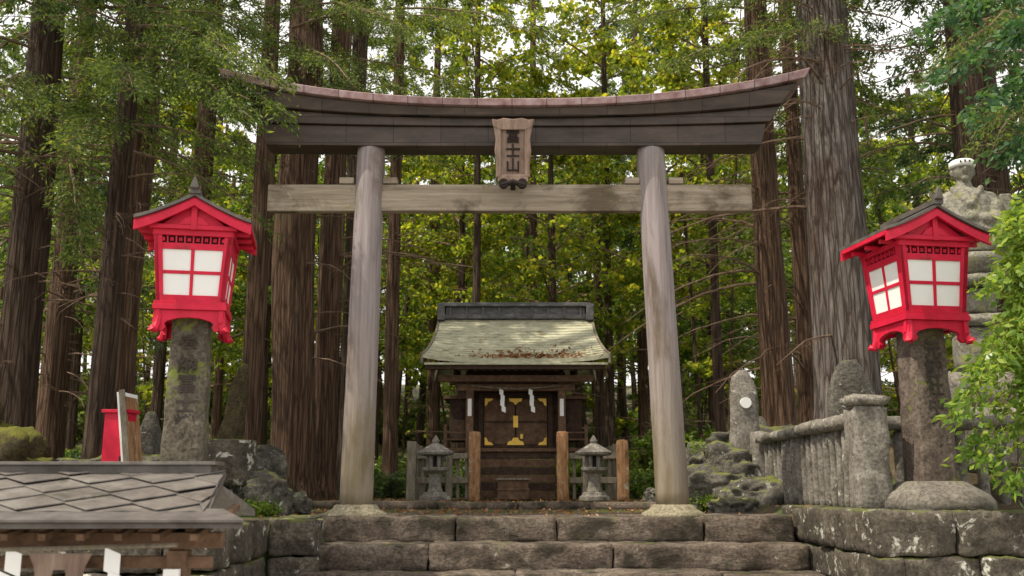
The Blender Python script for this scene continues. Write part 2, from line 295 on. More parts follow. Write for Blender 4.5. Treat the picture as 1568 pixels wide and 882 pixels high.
# plaque
P=empty('shrine_name_plaque',(.012,12.22,4.12)); P.rotation_euler=(rad(6),0,0)
b=B(); b.box(-.16,.16,-.02,.03,.10,.74,'plaque')
b.prism([(-.20,.06),(-.12,.0),(0,.06),(.12,.0),(.20,.06),(.19,.14),(-.19,.14)],-.05,.04,'plaque')
b.prism([(-.27,.86),(-.25,.76),(-.16,.72),(.16,.72),(.25,.76),(.27,.86),(.20,.85),(.12,.875),(0,.86),(-.12,.875),(-.20,.85)],-.06,.04,'plaque')
for s in(-1,1):
    b.prism([(s*.15,.12),(s*.22,.10),(s*.215,.3),(s*.235,.45),(s*.22,.6),(s*.25,.78),(s*.15,.76)],-.055,.035,'plaque')
b.build('frame',P,bev=.01)
b=B(); 
for s in(-1,1): b.tube([(s*.12,-.06,.03),(s*.12,.06,.03)],[.06,.06],'dark',n=16)
b.tube([(-.15,-.03,.01),(0,-.03,.05),(.15,-.03,.01)],[.035,.04,.035],'dark')
b.box(-.03,.03,0,.3,.0,.06,'dark'); b.box(-.03,.03,0,.2,.78,.84,'dark'); b.build('mount',P)
text('冨\n士\n山',.19,'dark',P,(0,-.03,.44),(rad(90),0,0),ext=.008)
# ------------------------------------------------------------------ lanterns
def lantern(loc,rz,sc_,seed,txt,ph,pm='post'):
    L=empty('red_lantern_on_stone_post',loc,rz)
    b=B(); n=20; vs=[];fs=[]
    for i in range(n+1):
        t=i/n; w=.215-.028*t
        for q in range(24):
            side=q//6; u=(q%6)/6*2-1
            x,y=[(u,-1),(1,u),(-u,1),(-1,-u)][side]
            p=Vector((x*w,y*w,ph*t)); 
            if abs(x)>.99 and abs(y)>.99: p.x*=.93;p.y*=.93
            p+=noise.noise_vector(p*6+Vector((seed,0,0)))*.012+noise.noise_vector(p*18+Vector((seed,0,0)))*.006; vs.append(p)
    for i in range(n):
        for q in range(24): fs.append((i*24+q,i*24+(q+1)%24,(i+1)*24+(q+1)%24,(i+1)*24+q))
    fs.append(tuple(n*24+q for q in range(24))); b.add(vs,fs,pm); b.build('stone_post',L)
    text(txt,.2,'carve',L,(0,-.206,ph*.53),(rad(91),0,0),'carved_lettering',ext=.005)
    o=empty('lantern_box',(0,0,ph)); o.parent=L; o.scale=(sc_,sc_,sc_)
    b=B()
    b.box(-.375,.375,-.375,.375,.03,.085,'red'); b.box(-.34,.34,-.34,.34,-.03,.028,'red')
    sk=[(-.36,.028),(.36,.028),(.37,-.10),(.34,-.18),(.27,-.20),(.235,-.16),(.25,-.12),(.22,-.09),(.12,-.06),(0,-.05),(-.12,-.06),(-.22,-.09),(-.25,-.12),(-.235,-.16),(-.27,-.20),(-.34,-.18),(-.37,-.10)]
    for a in range(4):
        Rm=Matrix.Rotation(a*math.pi/2,4,'Z'); b.prism(sk,-.345,-.30,'red',T=Rm)
        cx=Rm@Vector((-.31,-.325,0))
        b.tube([cx+Vector((0,0,-.02)),cx*1.03+Vector((0,0,-.12)),cx*1.1+Vector((0,0,-.19)),cx*1.2+Vector((0,0,-.18)),cx*1.2+Vector((0,0,-.14))],[.04,.045,.045,.04,.025],'red',n=8)
    z0,z1=.085,.88
    hf=lambda v:.345+.065*v
    def bar(a,u0,u1,v0,v1,d0,d1,k):
        Rm=Matrix.Rotation(a*math.pi/2,4,'Z')
        def P(u,v,d): h=hf(v); return Rm@Vector((u*h,-(h+d),z0+(z1-z0)*v))
        b.hexa([P(u0,v0,d1),P(u1,v0,d1),P(u1,v0,d0),P(u0,v0,d0),P(u0,v1,d1),P(u1,v1,d1),P(u1,v1,d0),P(u0,v1,d0)],k)
    for a in range(4):
        e=.001*(a%2)
        bar(a,-.80,.80,.13,.80,-.035,-.02,'paper')
        for s in(-1,1): bar(a,*( (-1,-.79) if s<0 else (.79,.9) ),0,1,-.05,.0+e,'red')
        bar(a,.885,1,0,1,-.04,.0+e,'red') 
        bar(a,-.79,.79,0,.13,-.05,-.004,'red'); bar(a,-.79,.79,.745,.83,-.05,-.004,'red')
        bar(a,-.045,.045,.13,.745,-.03,-.008,'red'); bar(a,-.79,.79,.415,.46,-.03,-.009,'red')
        bar(a,-.79,.79,.83,.93,-.05,-.035,'dark'); bar(a,-1,1,.93,1,-.05,.012+e,'red')  # dark panel paints the shade seen through the pierced band
        for q in range(7):
            u=-.66+q*.22
            bar(a,u-.02,u+.02,.83,.93,-.036,-.01,'red')
            for w in(-.1,.1): bar(a,u+w-.03,u+w+.03,.855,.905,-.036,-.014,'red')
        bar(a,-1.05,1.05,-.0,.045,-.05,.02+e,'red')
    er,ez,rzz=.60,.885,1.19
    def prof(t): return (er*t, rzz-(rzz-ez)*(t**.93)+.03*(t**4))
    N=8; Y=.50
    for s in(-1,1):
        up=[prof(i/N) for i in range(N+1)]
        for (off,th,k,yy) in ((0,.045,'red',Y),(.047,.035,'darkroof',Y+.04)):
            poly=[(s*x,z+off+th) for x,z in up]+[(s*x,z+off) for x,z in reversed(up)]
            if s<0: poly=poly[::-1]
            b.prism(poly,-yy,yy,k)
        for yy in(-Y-.02,Y-.025):
            poly=[(s*x,z+.02) for x,z in up]+[(s*x,z-.055-.02*(x/er)) for x,z in reversed(up)]
            b.prism(poly if s>0 else poly[::-1],yy,yy+.042,'red')
        for yy in (-.3,0,.3): b.box(*sorted((s*.40,s*.57)),yy-.02,yy+.02,.86,.90,'red')
    for yy in(-.42,.40):
        b.prism([(-.40,.88),(.40,.88),(.05,1.15),(-.05,1.15)],yy,yy+.02,'red')
        b.box(-.03,.03,yy-.045,yy+.045,.88,1.17,'red'); b.box(-.45,.45,yy-.04,yy+.03,.885,.93,'red')
        b.prism([(-.16,.935),(.16,.935),(.1,1.0),(.035,1.03),(-.035,1.03),(-.1,1.0)],yy-.03,yy,'red')
    b.box(-.055,.055,-Y-.06,Y+.06,1.255,1.31,'darkroof'); b.box(-.035,.035,-Y-.08,-Y+.02,1.30,1.37,'darkroof')
    b.prism([(-.045,1.31),(.045,1.31),(.02,1.40),(0,1.44),(-.02,1.40)],-Y-.09,-Y-.04,'darkroof')
    b.build('red_box_and_roof',o,bev=.006)
    return L
lantern((-3.31,10.2,.33),rad(11),.95,1,'奉\n納\n冨\n士\n講\n中',1.74,'postmoss')
lantern((4.47,10.8,.40),rad(9),1.0,9,'元\n講\n社\n中\n建\n立',1.66)
b=B(); b.rough(-3.75,-2.87,9.75,10.6,-.02,.33,'stone'); b.build('stone_lantern_base',smooth=True)
b=B(); b.lathe((4.47,10.8,.1),[(.62,0),(.61,.1),(.55,.18),(.42,.25),(.34,.30),(.30,.31)],'stone',n=40); b.build('stone_lantern_base',smooth=True)
# ------------------------------------------------------------------ shrine
S=empty('wooden_shrine',(.075,0,0))
b=B()
yr,ye,ze,zr=21.3,19.5,2.80,3.93
NC=17
def rc(t): return (ye+(yr-ye)*t, ze+(zr-ze)*(t**1.22), 1.83-.20*t-.06*math.sin(math.pi*t))
for i in range(NC):
    t0=i/NC;t1=(i+1)/NC+.02
    y0,z0,w0=rc(t0); y1,z1,w1=rc(min(t1,1))
    for mir in(0,1):
        f=(lambda y:y) if not mir else (lambda y:2*yr-y)
        seg=12
        for q in range(seg):
            ua=-1+2*q/seg; ub=ua+2/seg; jj=R.uniform(-.006,.006)
            cu=lambda u:.10*abs(u)**4*(1-t0)
            p=[(w0*ua,f(y0),z0-.05+cu(ua)),(w0*ub,f(y0),z0-.05+cu(ub)),(w1*ub,f(y1),z1-.06+cu(ub)*.9),(w1*ua,f(y1),z1-.06+cu(ua)*.9),
               (w0*ua,f(y0),z0+.030+jj+cu(ua)),(w0*ub,f(y0),z0+.030+jj+cu(ub)),(w1*ub,f(y1),z1+cu(ub)*.9),(w1*ua,f(y1),z1+cu(ua)*.9)]
            b.hexa(p,'shroof')
b.build('roof_shingles',S)
b=B()
for s in(-1,1):
    for i in range(NC):
        for mir in (0,1):
            f=(lambda y:y) if not mir else (lambda y:2*yr-y)
            y0,z0,w0=rc(i/NC); y1,z1,w1=rc((i+1)/NC)
            c0=.10*(1-i/NC); c1=.10*(1-(i+1)/NC)
            a=s*w0;c=s*w1; d=s*.05
            b.hexa([(a,f(y0),z0+c0-.16),(a+d,f(y0),z0+c0-.16),(c+d,f(y1),z1+c1-.16),(c,f(y1),z1+c1-.16),(a,f(y0),z0+c0+.05),(a+d,f(y0),z0+c0+.05),(c+d,f(y1),z1+c1+.05),(c,f(y1),z1+c1+.05)],'greywood')
b.box(-1.80,1.80,19.44,19.52,2.70,2.745,'shroof'); b.box(-1.77,1.77,19.50,19.60,2.62,2.698,'shrinewood')
b.build('roof_edges',S,bev=.008)
b=B()
b.box(-1.58,1.58,21.12,21.48,3.9,4.0,'ridge'); b.box(-1.50,1.50,21.16,21.44,4.0,4.16,'ridge'); b.box(-1.69,1.69,21.06,21.54,4.162,4.215,'ridge')
b.box(-1.62,1.62,21.1,21.5,4.216,4.25,'ridge')
for x in np.linspace(-1.4,1.4,9): b.box(x-.02,x+.02,21.10,21.15,3.92,4.16,'ridge')
for s in(-1,1): b.box(*sorted((s*1.52,s*1.68)),21.04,21.56,3.86,4.16,'ridge')
b.build('box_ridge',S,bev=.01)
b=B()
for x in np.arange(-1.6,1.61,.16): b.box(x-.03,x+.03,19.58,21.0,2.60,2.66,'brownwood',rot=Matrix.Rotation(rad(14),3,'X'),c=(x,19.58,2.6))
b.box(-1.55,1.55,19.9,20.02,2.42,2.55,'brownwood'); b.box(-1.35,1.35,20.3,20.45,2.40,2.56,'brownwood')
for x in(-.93,.93): b.box(x-.075,x+.075,20.18,20.33,.11,2.42,'brownwood'); b.box(x-.04,x+.04,20.165,20.179,1.75,2.1,'paper')
for x in(-.98,.98): b.box(x-.06,x+.06,20.75,20.87,.11,2.7,'brownwood')
b.box(-1.2,1.2,20.16,20.35,2.26,2.40,'brownwood')
b.box(-1.02,1.02,20.90,22.3,1.05,3.0,'shrinewood')
for s in(-1,1):
    b.prism([(20.2,2.6),(22.4,2.6),(21.3,3.75)],*sorted((s*1.22,s*1.27)),'brownwood',axis='x')
    b.box(*sorted((s*1.05,s*1.38)),20.9,22.0,1.3,2.15,'shrinewood'); b.box(*sorted((s*1.0,s*1.5)),20.8,22.1,2.15,2.22,'brownwood')
    b.box(*sorted((s*1.0,s*1.45)),20.5,22.2,1.05,1.13,'brownwood')
    for z in(1.28,1.42): b.box(*sorted((s*1.0,s*1.47)),20.48,20.53,z,z+.035,'brownwood')
    b.box(*sorted((s*1.40,s*1.47)),20.47,20.54,1.0,1.6,'brownwood'); b.box(*sorted((s*1.36,s*1.42)),20.85,20.92,.11,1.05,'shrinewood')
b.box(-1.0,1.0,20.45,20.88,1.05,1.13,'brownwood')
for s in(-1,1):
    for k in range(3): b.box(s*.93-.12-.07*k,s*.93+.12+.07*k,20.14,20.38,2.415+.045*k,2.455+.045*k,'brownwood')
for i in range(6): b.box(-.8,.8,20.43,20.47,.13+.155*i,.13+.155*i+.148,'shrinewood' if i%2 else 'brownwood')
b.box(-.82,.82,20.38,20.46,1.05,1.10,'brownwood')
b.build('timber_frame',S,bev=.008)
b=B()
dy=20.84
for x0,x1 in((-.66,-.015),(.015,.66)):
    b.box(x0,x1,dy,dy+.05,1.16,2.20,'brownwood')
    for z in(1.18,1.65,2.14): b.box(x0+.02,x1-.02,dy-.015,dy-.001,z,z+.05,'shrinewood')
b.box(-.75,.75,dy-.03,dy+.03,2.2,2.28,'shrinewood')
for x in(-.72,.72): b.box(x-.05,x+.05,dy-.04,dy+.06,1.13,2.28,'shrinewood')
b.build('doors',S,bev=.006)
b=B(); g0=dy-.028
for s in(-1,1):
    for zz,d in((1.2,1),(2.16,-1)):
        b.prism([(s*.64,zz),(s*.46,zz),(s*.50,zz+d*.05),(s*.57,zz+d*.07),(s*.60,zz+d*.14),(s*.64,zz+d*.16)],g0,g0+.012,'gold')
b.prism([(-.18,1.2),(.18,1.2),(.15,1.27),(.08,1.29),(.05,1.35),(-.05,1.35),(-.08,1.29),(-.15,1.27)],g0,g0+.012,'gold')
b.prism([(-.14,2.16),(-.12,2.10),(-.05,2.08),(0,2.02),(.05,2.08),(.12,2.10),(.14,2.16)],g0,g0+.012,'gold')
b.box(-.05,.05,g0,g0+.012,1.56,1.80,'gold'); b.box(.10,.15,g0-.01,g0+.01,1.33,1.42,'gold')
b.build('gold_fittings',S)
def shide(b,x,y,z,s=1,dirn=1):
    w=.085*s;h=.12*s;xx=x
    for k in range(4):
        b.hexa([(xx,y,z-h*(k+1)),(xx+w,y,z-h*(k+1)-.035*s),(xx+w,y+.004,z-h*(k+1)-.035*s),(xx,y+.004,z-h*(k+1)),(xx,y,z-h*k+.0),(xx+w,y,z-h*k-.035*s),(xx+w,y+.004,z-h*k-.035*s),(xx,y+.004,z-h*k)],'white'); xx+=w*.32*dirn*(1 if k%2==0 else -.2); y-=.006
b=B(); shide(b,-.33,20.12,2.30,.95,1); shide(b,.26,20.12,2.30,.95,1)
b.tube([(-.9,20.1,2.36),(-.45,20.1,2.31),(0,20.1,2.29),(.45,20.1,2.31),(.9,20.1,2.36)],[.015]*5,'greywood',n=6)
b.build('paper_streamers',S)
b=B(); b.box(-.28,.32,19.75,20.1,.11,.48,'brownwood'); b.box(-.32,.36,19.71,20.14,.48,.52,'greywood')
for x in np.linspace(-.26,.30,7): b.box(x-.012,x+.012,19.76,20.09,.522,.54,'brownwood')
b.box(-.30,.34,19.73,19.749,.28,.32,'brownwood')
b.build('offering_box',bev=.006)
F=empty('wooden_shrine_fence'); b=B()
for x,h,k,w in((-.72,1.40,'orangewood',.115),(.97,1.40,'orangewood',.115),(-1.92,1.22,'greywood',.1),(2.12,1.24,'orangewood',.115),(-1.2,1.0,'greywood',.07),(1.42,1.0,'greywood',.07)):
    b.rough(x-w,x+w,19.25,19.25+2*w,.08,h,k,seg=.09,amp=.008,ch=.012)
for x0,x1 in((-1.82,-.84),(1.09,2.0)):
    for z in(.42,.88): b.box(x0,x1,19.33,19.40,z,z+.11,'greywood')
    for x in np.arange(x0+.1,x1,.17): b.box(x-.03,x+.03,19.41,19.44,.12,.99,'greywood')
b.box(-2.0,-1.9,19.45,22,.9,1.0,'greywood'); b.box(2.05,2.15,19.5,22,.9,1.0,'greywood')
for y in (20.3,21.2,22): 
    b.box(-2.02,-1.88,y,y+.14,.05,1.2,'greywood'); b.box(2.03,2.17,y,y+.14,.05,1.2,'greywood')
b.build('posts_and_rails',F,bev=.005)
def stone_lantern(x,y,z,s):
    L=empty('stone_lantern',(x,y,z)); b=B()
    b.lathe((0,0,0),[(.30*s,0),(.29*s,.08*s),(.24*s,.10*s),(.22*s,.16*s)],'fence',n=6)
    b.lathe((0,0,0),[(.15*s,.161*s),(.12*s,.26*s),(.11*s,.42*s),(.14*s,.50*s),(.24*s,.56*s),(.25*s,.62*s)],'fence',n=16)
    for a in range(6):
        t=a*math.pi/3; c=Vector((math.cos(t)*.14*s,math.sin(t)*.14*s,.73*s)); b.box(c.x-.03*s,c.x+.03*s,c.y-.03*s,c.y+.03*s,.62*s,.83*s,'fence',rot=Matrix.Rotation(t,3,'Z'))
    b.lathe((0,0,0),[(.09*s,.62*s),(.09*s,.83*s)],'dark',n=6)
    b.lathe((0,0,0),[(.20*s,.83*s),(.34*s,.85*s),(.36*s,.90*s),(.22*s,.98*s),(.10*s,1.05*s),(.06*s,1.07*s),(.08*s,1.11*s),(.05*s,1.16*s),(.015*s,1.22*s)],'fence',n=6)
    b.build('lantern_stone',L,bev=.01)
stone_lantern(-1.42,18.75,.1,.98); stone_lantern(1.52,18.75,.1,.98)
# ------------------------------------------------------------------ stone fence (right)
b=B()
def picket(b,x,y,z,h,w=.075): b.rough(x-w,x+w,y-w*.8,y+w*.8,z,z+h,'fence',seg=.12,amp=.014,ch=.012)
y=11.25
while y<15.1:
    picket(b,3.82,y,.08,.92,.062); y+=.235
b.rough(3.68,3.96,11.0,13.2,.99,1.16,'fence',amp=.018,seg=.08); b.rough(3.68,3.96,13.21,15.3,.98,1.13,'fence',amp=.018,seg=.08)
b.rough(3.70,3.94,11.0,15.3,-.02,.12,'fence')
b.rough(3.62,4.0,10.62,10.98,.08,1.2,'fence',amp=.018,seg=.08); b.rough(3.58,4.04,10.58,11.02,1.2,1.32,'fence',amp=.018,seg=.08)
b.rough(3.66,3.98,15.3,15.6,0,1.2,'fence')
x=4.2
while x<8: 
    picket(b,x,11.55,.08,.92,.062); x+=.235
b.rough(4.03,8,11.42,11.68,.99,1.15,'fence',amp=.018,seg=.08)
b.build('stone_fence',smooth=True)
# ------------------------------------------------------------------ rocks
b=B()
for c,r in (((3.05,15.3,.25),(.55,.5,.38)),((3.5,15.8,.6),(.5,.5,.35)),((2.85,16.2,.2),(.4,.4,.3)),((3.4,14.6,.15),(.45,.4,.3)),((3.75,16.3,.85),(.6,.5,.35)),((3.1,14.2,.02),(.3,.25,.16)),((4.3,16.2,.9),(.5,.5,.4)),((2.6,17.6,.15),(.3,.3,.2)),((3.3,17,.5),(.6,.5,.5))):
    b.rock(c,r,'boulder',5)
b.build('boulder_pile',smooth=True)
b=B()
for c,r in (((-3.35,13.6,.2),(.4,.35,.3)),((-3.75,13.9,.45),(.4,.4,.4)),((-4.2,14.2,.5),(.5,.4,.4)),((-3.5,14.3,.6),(.3,.3,.3)),((-4.6,13.7,.2),(.5,.4,.4)),((-5.2,14.4,.4),(.6,.5,.4)),((-3.0,14.0,.1),(.25,.2,.18)),((-5.9,14.2,.4),(.5,.4,.35))):
    b.rock(c,r,'boulder',5)
b.rough(-4.1,-3.45,13.3,13.7,.35,.98,'wallstone',amp=.03)
b.build('boulder_pile',smooth=True)
def slab(name,x,y,z,w,h,d,lean,k='boulder',top=.5,rz=0,skew=0):
    b=B(); n=12; vs=[];m=16
    off=Vector((x*3,y,z))
    for i in range(n+1):
        t=i/n; ww=w*(1-.25*t)*(1 if t<top else math.sqrt(max(.03,1-((t-top)/(1-top))**2*.93)))
        for j in range(m):
            a=2*math.pi*j/m; cx=math.copysign(abs(math.cos(a))**.6,math.cos(a))*ww/2; cy=math.copysign(abs(math.sin(a))**.6,math.sin(a))*d/2*(1-.3*t)
            p=Vector((cx+skew*t,cy+lean*t,h*t)); p+=noise.noise_vector(p*4+off)*.03; vs.append(p)
    fs=[(i*m+j,i*m+(j+1)%m,(i+1)*m+(j+1)%m,(i+1)*m+j) for i in range(n) for j in range(m)]+[tuple(n*m+j for j in range(m))]
    b.add(vs,fs,k); o=b.build(name,smooth=True,loc=(x,y,z)); o.rotation_euler=(0,0,rz); return o
s1=slab('stone_monument',3.62,15.6,.85,.50,1.30,.22,.0,'fence',.8)
mm=B(); mm.tube([(0,-.15,.78),(0,-.10,.78)],[.085,.085],'paper',n=24); mo=mm.build('round_medallion',s1)
slab('stone_monument',4.85,14.2,1.0,.80,1.15,.3,.1,'boulder',.35)
slab('stone_monument',5.7,13.6,1.0,.6,.9,.3,.1,'boulder',.4)
slab('stone_monument',4.15,16.8,.9,.3,.6,.2,.0,'fence',.6)
slab('stone_monument',-4.05,14.3,.75,.38,1.35,.2,.05,'barkmoss',.2,skew=.18)
slab('stone_monument',-5.6,15.5,.6,.4,.9,.3,.05,'boulder',.5)
# ------------------------------------------------------------------ statue
def statue(x,y,z):
    St=empty('stone_statue_on_pedestal',(x,y,0),rad(-12))
    b=B()
    b.rough(-.75,.75,-.6,.6,.5,1.3,'fence',amp=.03); b.rough(-.5,.5,-.42,.42,1.3,1.75,'fence',amp=.03)
    b.rough(-.28,.28,-.25,.25,1.75,2.35,'statue',amp=.02); b.rough(-.36,.36,-.33,.33,2.35,2.5,'statue',amp=.02)
    b.rough(-.24,.24,-.22,.22,2.5,2.85,'statue',amp=.02); b.rough(-.42,.42,-.38,.38,2.85,3.0,'statue',amp=.02)
    b.lathe((0,0,3.0),[(.28,0),(.36,.06),(.44,.18),(.42,.26)],'statue',n=20)
    b.build('pedestal',St,smooth=True)
    b=B()
    def blob(c,r,n=20):
        bm=bmesh.new(); bmesh.ops.create_uvsphere(bm,u_segments=n,v_segments=14,radius=1)
        b.add([(c[0]+v.co.x*r[0],c[1]+v.co.y*r[1],c[2]+v.co.z*r[2]) for v in bm.verts],[tuple(v.index for v in f.verts) for f in bm.faces],'statue'); bm.free()
    vs=[];fs=[];prof=[(.46,.40,-.40),(.47,.42,-.25),(.43,.36,-.1),(.39,.30,.05),(.37,.27,.2),(.365,.24,.33),(.34,.20,.41),(.24,.15,.475),(.11,.10,.53),(.09,.09,.62)]
    for rx,ry,zz in prof:
        for j in range(24):
            a=2*math.pi*j/24; vs.append((rx*math.cos(a),ry*math.sin(a),zz))
    for i in range(len(prof)-1):
        for j in range(24): fs.append((i*24+j,i*24+(j+1)%24,(i+1)*24+(j+1)%24,(i+1)*24+j))
    fs.append(tuple(range(23,-1,-1))); fs.append(tuple((len(prof)-1)*24+j for j in range(24))); b.add(vs,fs,'statue')
    for s in(-1,1):
        blob((s*.27,-.01,.34),(.13,.13,.12)); blob((s*.33,-.06,.17),(.12,.15,.19)); blob((s*.31,-.15,.0),(.13,.17,.16)); blob((s*.17,-.25,.02),(.16,.10,.09)); blob((s*.30,-.2,-.2),(.14,.16,.18))
        blob((s*.135,0,.74),(.022,.035,.06)); blob((s*.25,-.2,-.30),(.24,.24,.14))
        for q in range(5): t=q/4; blob((s*(.17-.15*t),-.15-.12*t,.47-.22*t),(.04,.035,.05),10)
    blob((0,-.30,.06),(.08,.06,.07))
    blob((0,-.01,.76),(.135,.15,.175)); blob((0,-.155,.745),(.022,.03,.045)); blob((0,-.135,.685),(.045,.02,.012)); blob((0,-.12,.63),(.05,.04,.035))
    for s in(-1,1): blob((s*.05,-.14,.785),(.03,.015,.01))
    o=b.build('figure',St,smooth=True); o.location=(0,0,3.68)
    r=o.modifiers.new('r','REMESH'); r.mode='VOXEL'; r.voxel_size=.018; r.use_smooth_shade=True
    b=B(); b.lathe((0,-.01,.0),[(.143,.795),(.156,.815),(.152,.87),(.134,.89)],'white',n=24); b.tube([(0,.13,.84),(.08,.2,.8),(.14,.2,.72)],[.02,.02,.01],'white')
    for a in (-1.9,-1.57,-1.2): b.box(.156*math.cos(a)-.008,.156*math.cos(a)+.008,.168*math.sin(a)-.012,.168*math.sin(a)+.0,.83,.855,'dark')
    o2=b.build('headband',St,smooth=True); o2.location=(0,0,3.68); o2.scale=(1.05,1.14,1)
    b=B(); b.box(.40,.54,-.1,.1,.05,.30,'statue'); o3=b.build('held_box',St,bev=.02); o3.location=(0,0,3.78)
statue(5.95,12.6,0)
# ------------------------------------------------------------------ foreground roofed basin (left)
W=empty('small_roofed_pavilion')
b=B()
ex0,ex1=-5.2,-1.62; ey,ry,ez,rz=5.22,5.95,.215,.445
def slope(u,v): return (u, ey+(ry-ey)*v, ez+(rz-ez)*v)
p=[slope(ex0,0),slope(ex1+.06,0),slope(ex1-.06,1),slope(ex0,1)]
b.hexa([(a,c,d-.05) for a,c,d in p]+[(a,c,d-.012) for a,c,d in p],'darkroof')
p2=[(a-(.12 if a>-3 else 0),2*ry-c,d) for a,c,d in p]; b.hexa([(a,c,d-.05) for a,c,d in p2[::-1]]+[(a,c,d-.012) for a,c,d in p2[::-1]],'plate')
dw=.36; nrow=5
for r_ in range(nrow,-1,-1):
    for q in range(-1,12):
        cu=ex1-.02-q*dw-(dw/2 if r_%2 else 0); cv=(r_+.5)/nrow-.08
        pts=[(cu,cv-.21,.020),(cu+dw/2+.01,cv,.005),(cu,cv+.21,-.007),(cu-dw/2-.01,cv,.005)]
        pts=[(min(u,ex1+.04-.1*max(0,min(1,v))),max(0.0,min(1.0,v)),h) for u,v,h in pts]
        j=R.uniform(-.004,.004)
        top=[Vector(slope(u,v))+Vector((0,-.003,h+j)) for u,v,h in pts]; bot=[t-Vector((0,0,.008)) for t in top]
        b.hexa([*bot,*top],'plate')
b.box(ex0,ex1-.13,ry-.07,ry+.07,rz-.02,rz+.03,'darkroof'); b.box(ex0,ex1-.10,ry-.09,ry+.09,rz+.031,rz+.05,'plate')
b.hexa([(ex0,5.08,.135),(-1.33,5.06,.15),(-1.5,5.4,.17),(ex0,5.5,.19),(ex0,5.08,.175),(-1.33,5.06,.175),(-1.5,5.4,.21),(ex0,5.5,.225)],'darkroof')
b.hexa([(ex0,5.055,.176),(-1.32,5.035,.177),(-1.5,5.3,.225),(ex0,5.3,.24),(ex0,5.055,.192),(-1.32,5.035,.193),(-1.5,5.3,.24),(ex0,5.3,.252)],'darkroof')
b.build('roof',W,bev=.002)
b=B()
b.box(ex0,-1.5,5.28,5.36,.04,.12,'brownwood'); b.box(ex0,-1.55,5.30,5.345,-.06,.0,'brownwood')
for x in np.arange(ex0,-1.5,.19): b.box(x-.02,x+.02,5.12,5.9,.085,.12,'brownwood',rot=Matrix.Rotation(rad(10),3,'X'),c=(x,5.12,.1))
for x in(-1.72,-3.6): b.box(x-.05,x+.05,5.27,5.37,-1.3,.03,'brownwood'); b.box(x-.45,x-.35,6.5,6.6,-1.3,.2,'brownwood')
b.box(ex0,-2.0,6.5,6.58,.04,.14,'brownwood')
b.build('timber_frame',W,bev=.004)
b=B()
for x in(-2.56,-2.06): shide(b,x,5.2,.05,.95,-1 if x<-2.3 else 1)
b.tube([(ex0,5.22,.06),(-3,5.2,.03),(-2.3,5.2,.045),(-1.7,5.22,.06)],[.012]*4,'greywood',n=6)
b.box(-1.77,-1.69,5.235,5.262,-.22,-.06,'white') ; b.build('paper_streamers',W)
b=B(); b.rough(-3.1,-1.9,5.5,6.4,-1.3,-.6,'stone',amp=.02); b.build('stone_water_basin',smooth=True)
b=B(); b.prism([(-.16,0),(.16,0),(.13,-.06),(.1,-.2),(.06,-.2),(.03,-.08),(-.03,-.08),(-.06,-.2),(-.1,-.2),(-.13,-.06)],5.19,5.2,'plaque'); o=b.build('hanging_crest',W); o.location=(-2.28,0,.02)
b=B(); b.box(-4.76,-4.48,11.7,11.95,0,1.2,'red'); b.box(-4.79,-4.45,11.67,11.98,1.2,1.24,'red'); b.box(-4.73,-4.51,11.69,11.698,.1,1.12,'red'); b.box(-4.55,-4.53,11.68,11.69,.6,.7,'dark'); b.build('red_cabinet',bev=.01)
b=B(); rt=Matrix.Rotation(rad(-8),3,'Y'); b.box(-4.40,-4.34,11.6,12.1,0,1.45,'white',rot=rt,c=(-4.37,11.8,0)); b.box(-4.335,-4.325,11.63,12.07,.05,1.4,'orangewood',rot=rt,c=(-4.37,11.8,0))
b.box(-4.37,-4.3,11.58,11.6,0,1.47,'greywood',rot=rt,c=(-4.37,11.8,0)); b.build('leaning_signboard',bev=.004)
# ------------------------------------------------------------------ vegetation
def leafmesh(name,C,D,Ls,Ws,mat,rng):
    N=len(C); D=D/np.linalg.norm(D,axis=1,keepdims=True)
    rv=rng.normal(size=(N,3)); Sd=np.cross(D,rv); Sd/=np.linalg.norm(Sd,axis=1,keepdims=True)+1e-9
    L=Ls[:,None];Wd=Ws[:,None]
    V=np.empty((N,4,3),dtype=np.float32); V[:,0]=C; V[:,1]=C+D*L*.5+Sd*Wd*.5; V[:,2]=C+D*L; V[:,3]=C+D*L*.5-Sd*Wd*.5
    me=bpy.data.meshes.new(name); me.vertices.add(4*N); me.vertices.foreach_set('co',V.ravel()); me.loops.add(4*N); me.loops.foreach_set('vertex_index',np.arange(4*N,dtype=np.int32))
    me.polygons.add(N); me.polygons.foreach_set('loop_start',np.arange(0,4*N,4,dtype=np.int32)); me.polygons.foreach_set('loop_total',np.full(N,4,dtype=np.int32))
    me.materials.append(M[mat]); me.update(calc_edges=True); me.validate(); return me
def nrm(a): return a/(np.linalg.norm(a,axis=-1,keepdims=True)+1e-9)
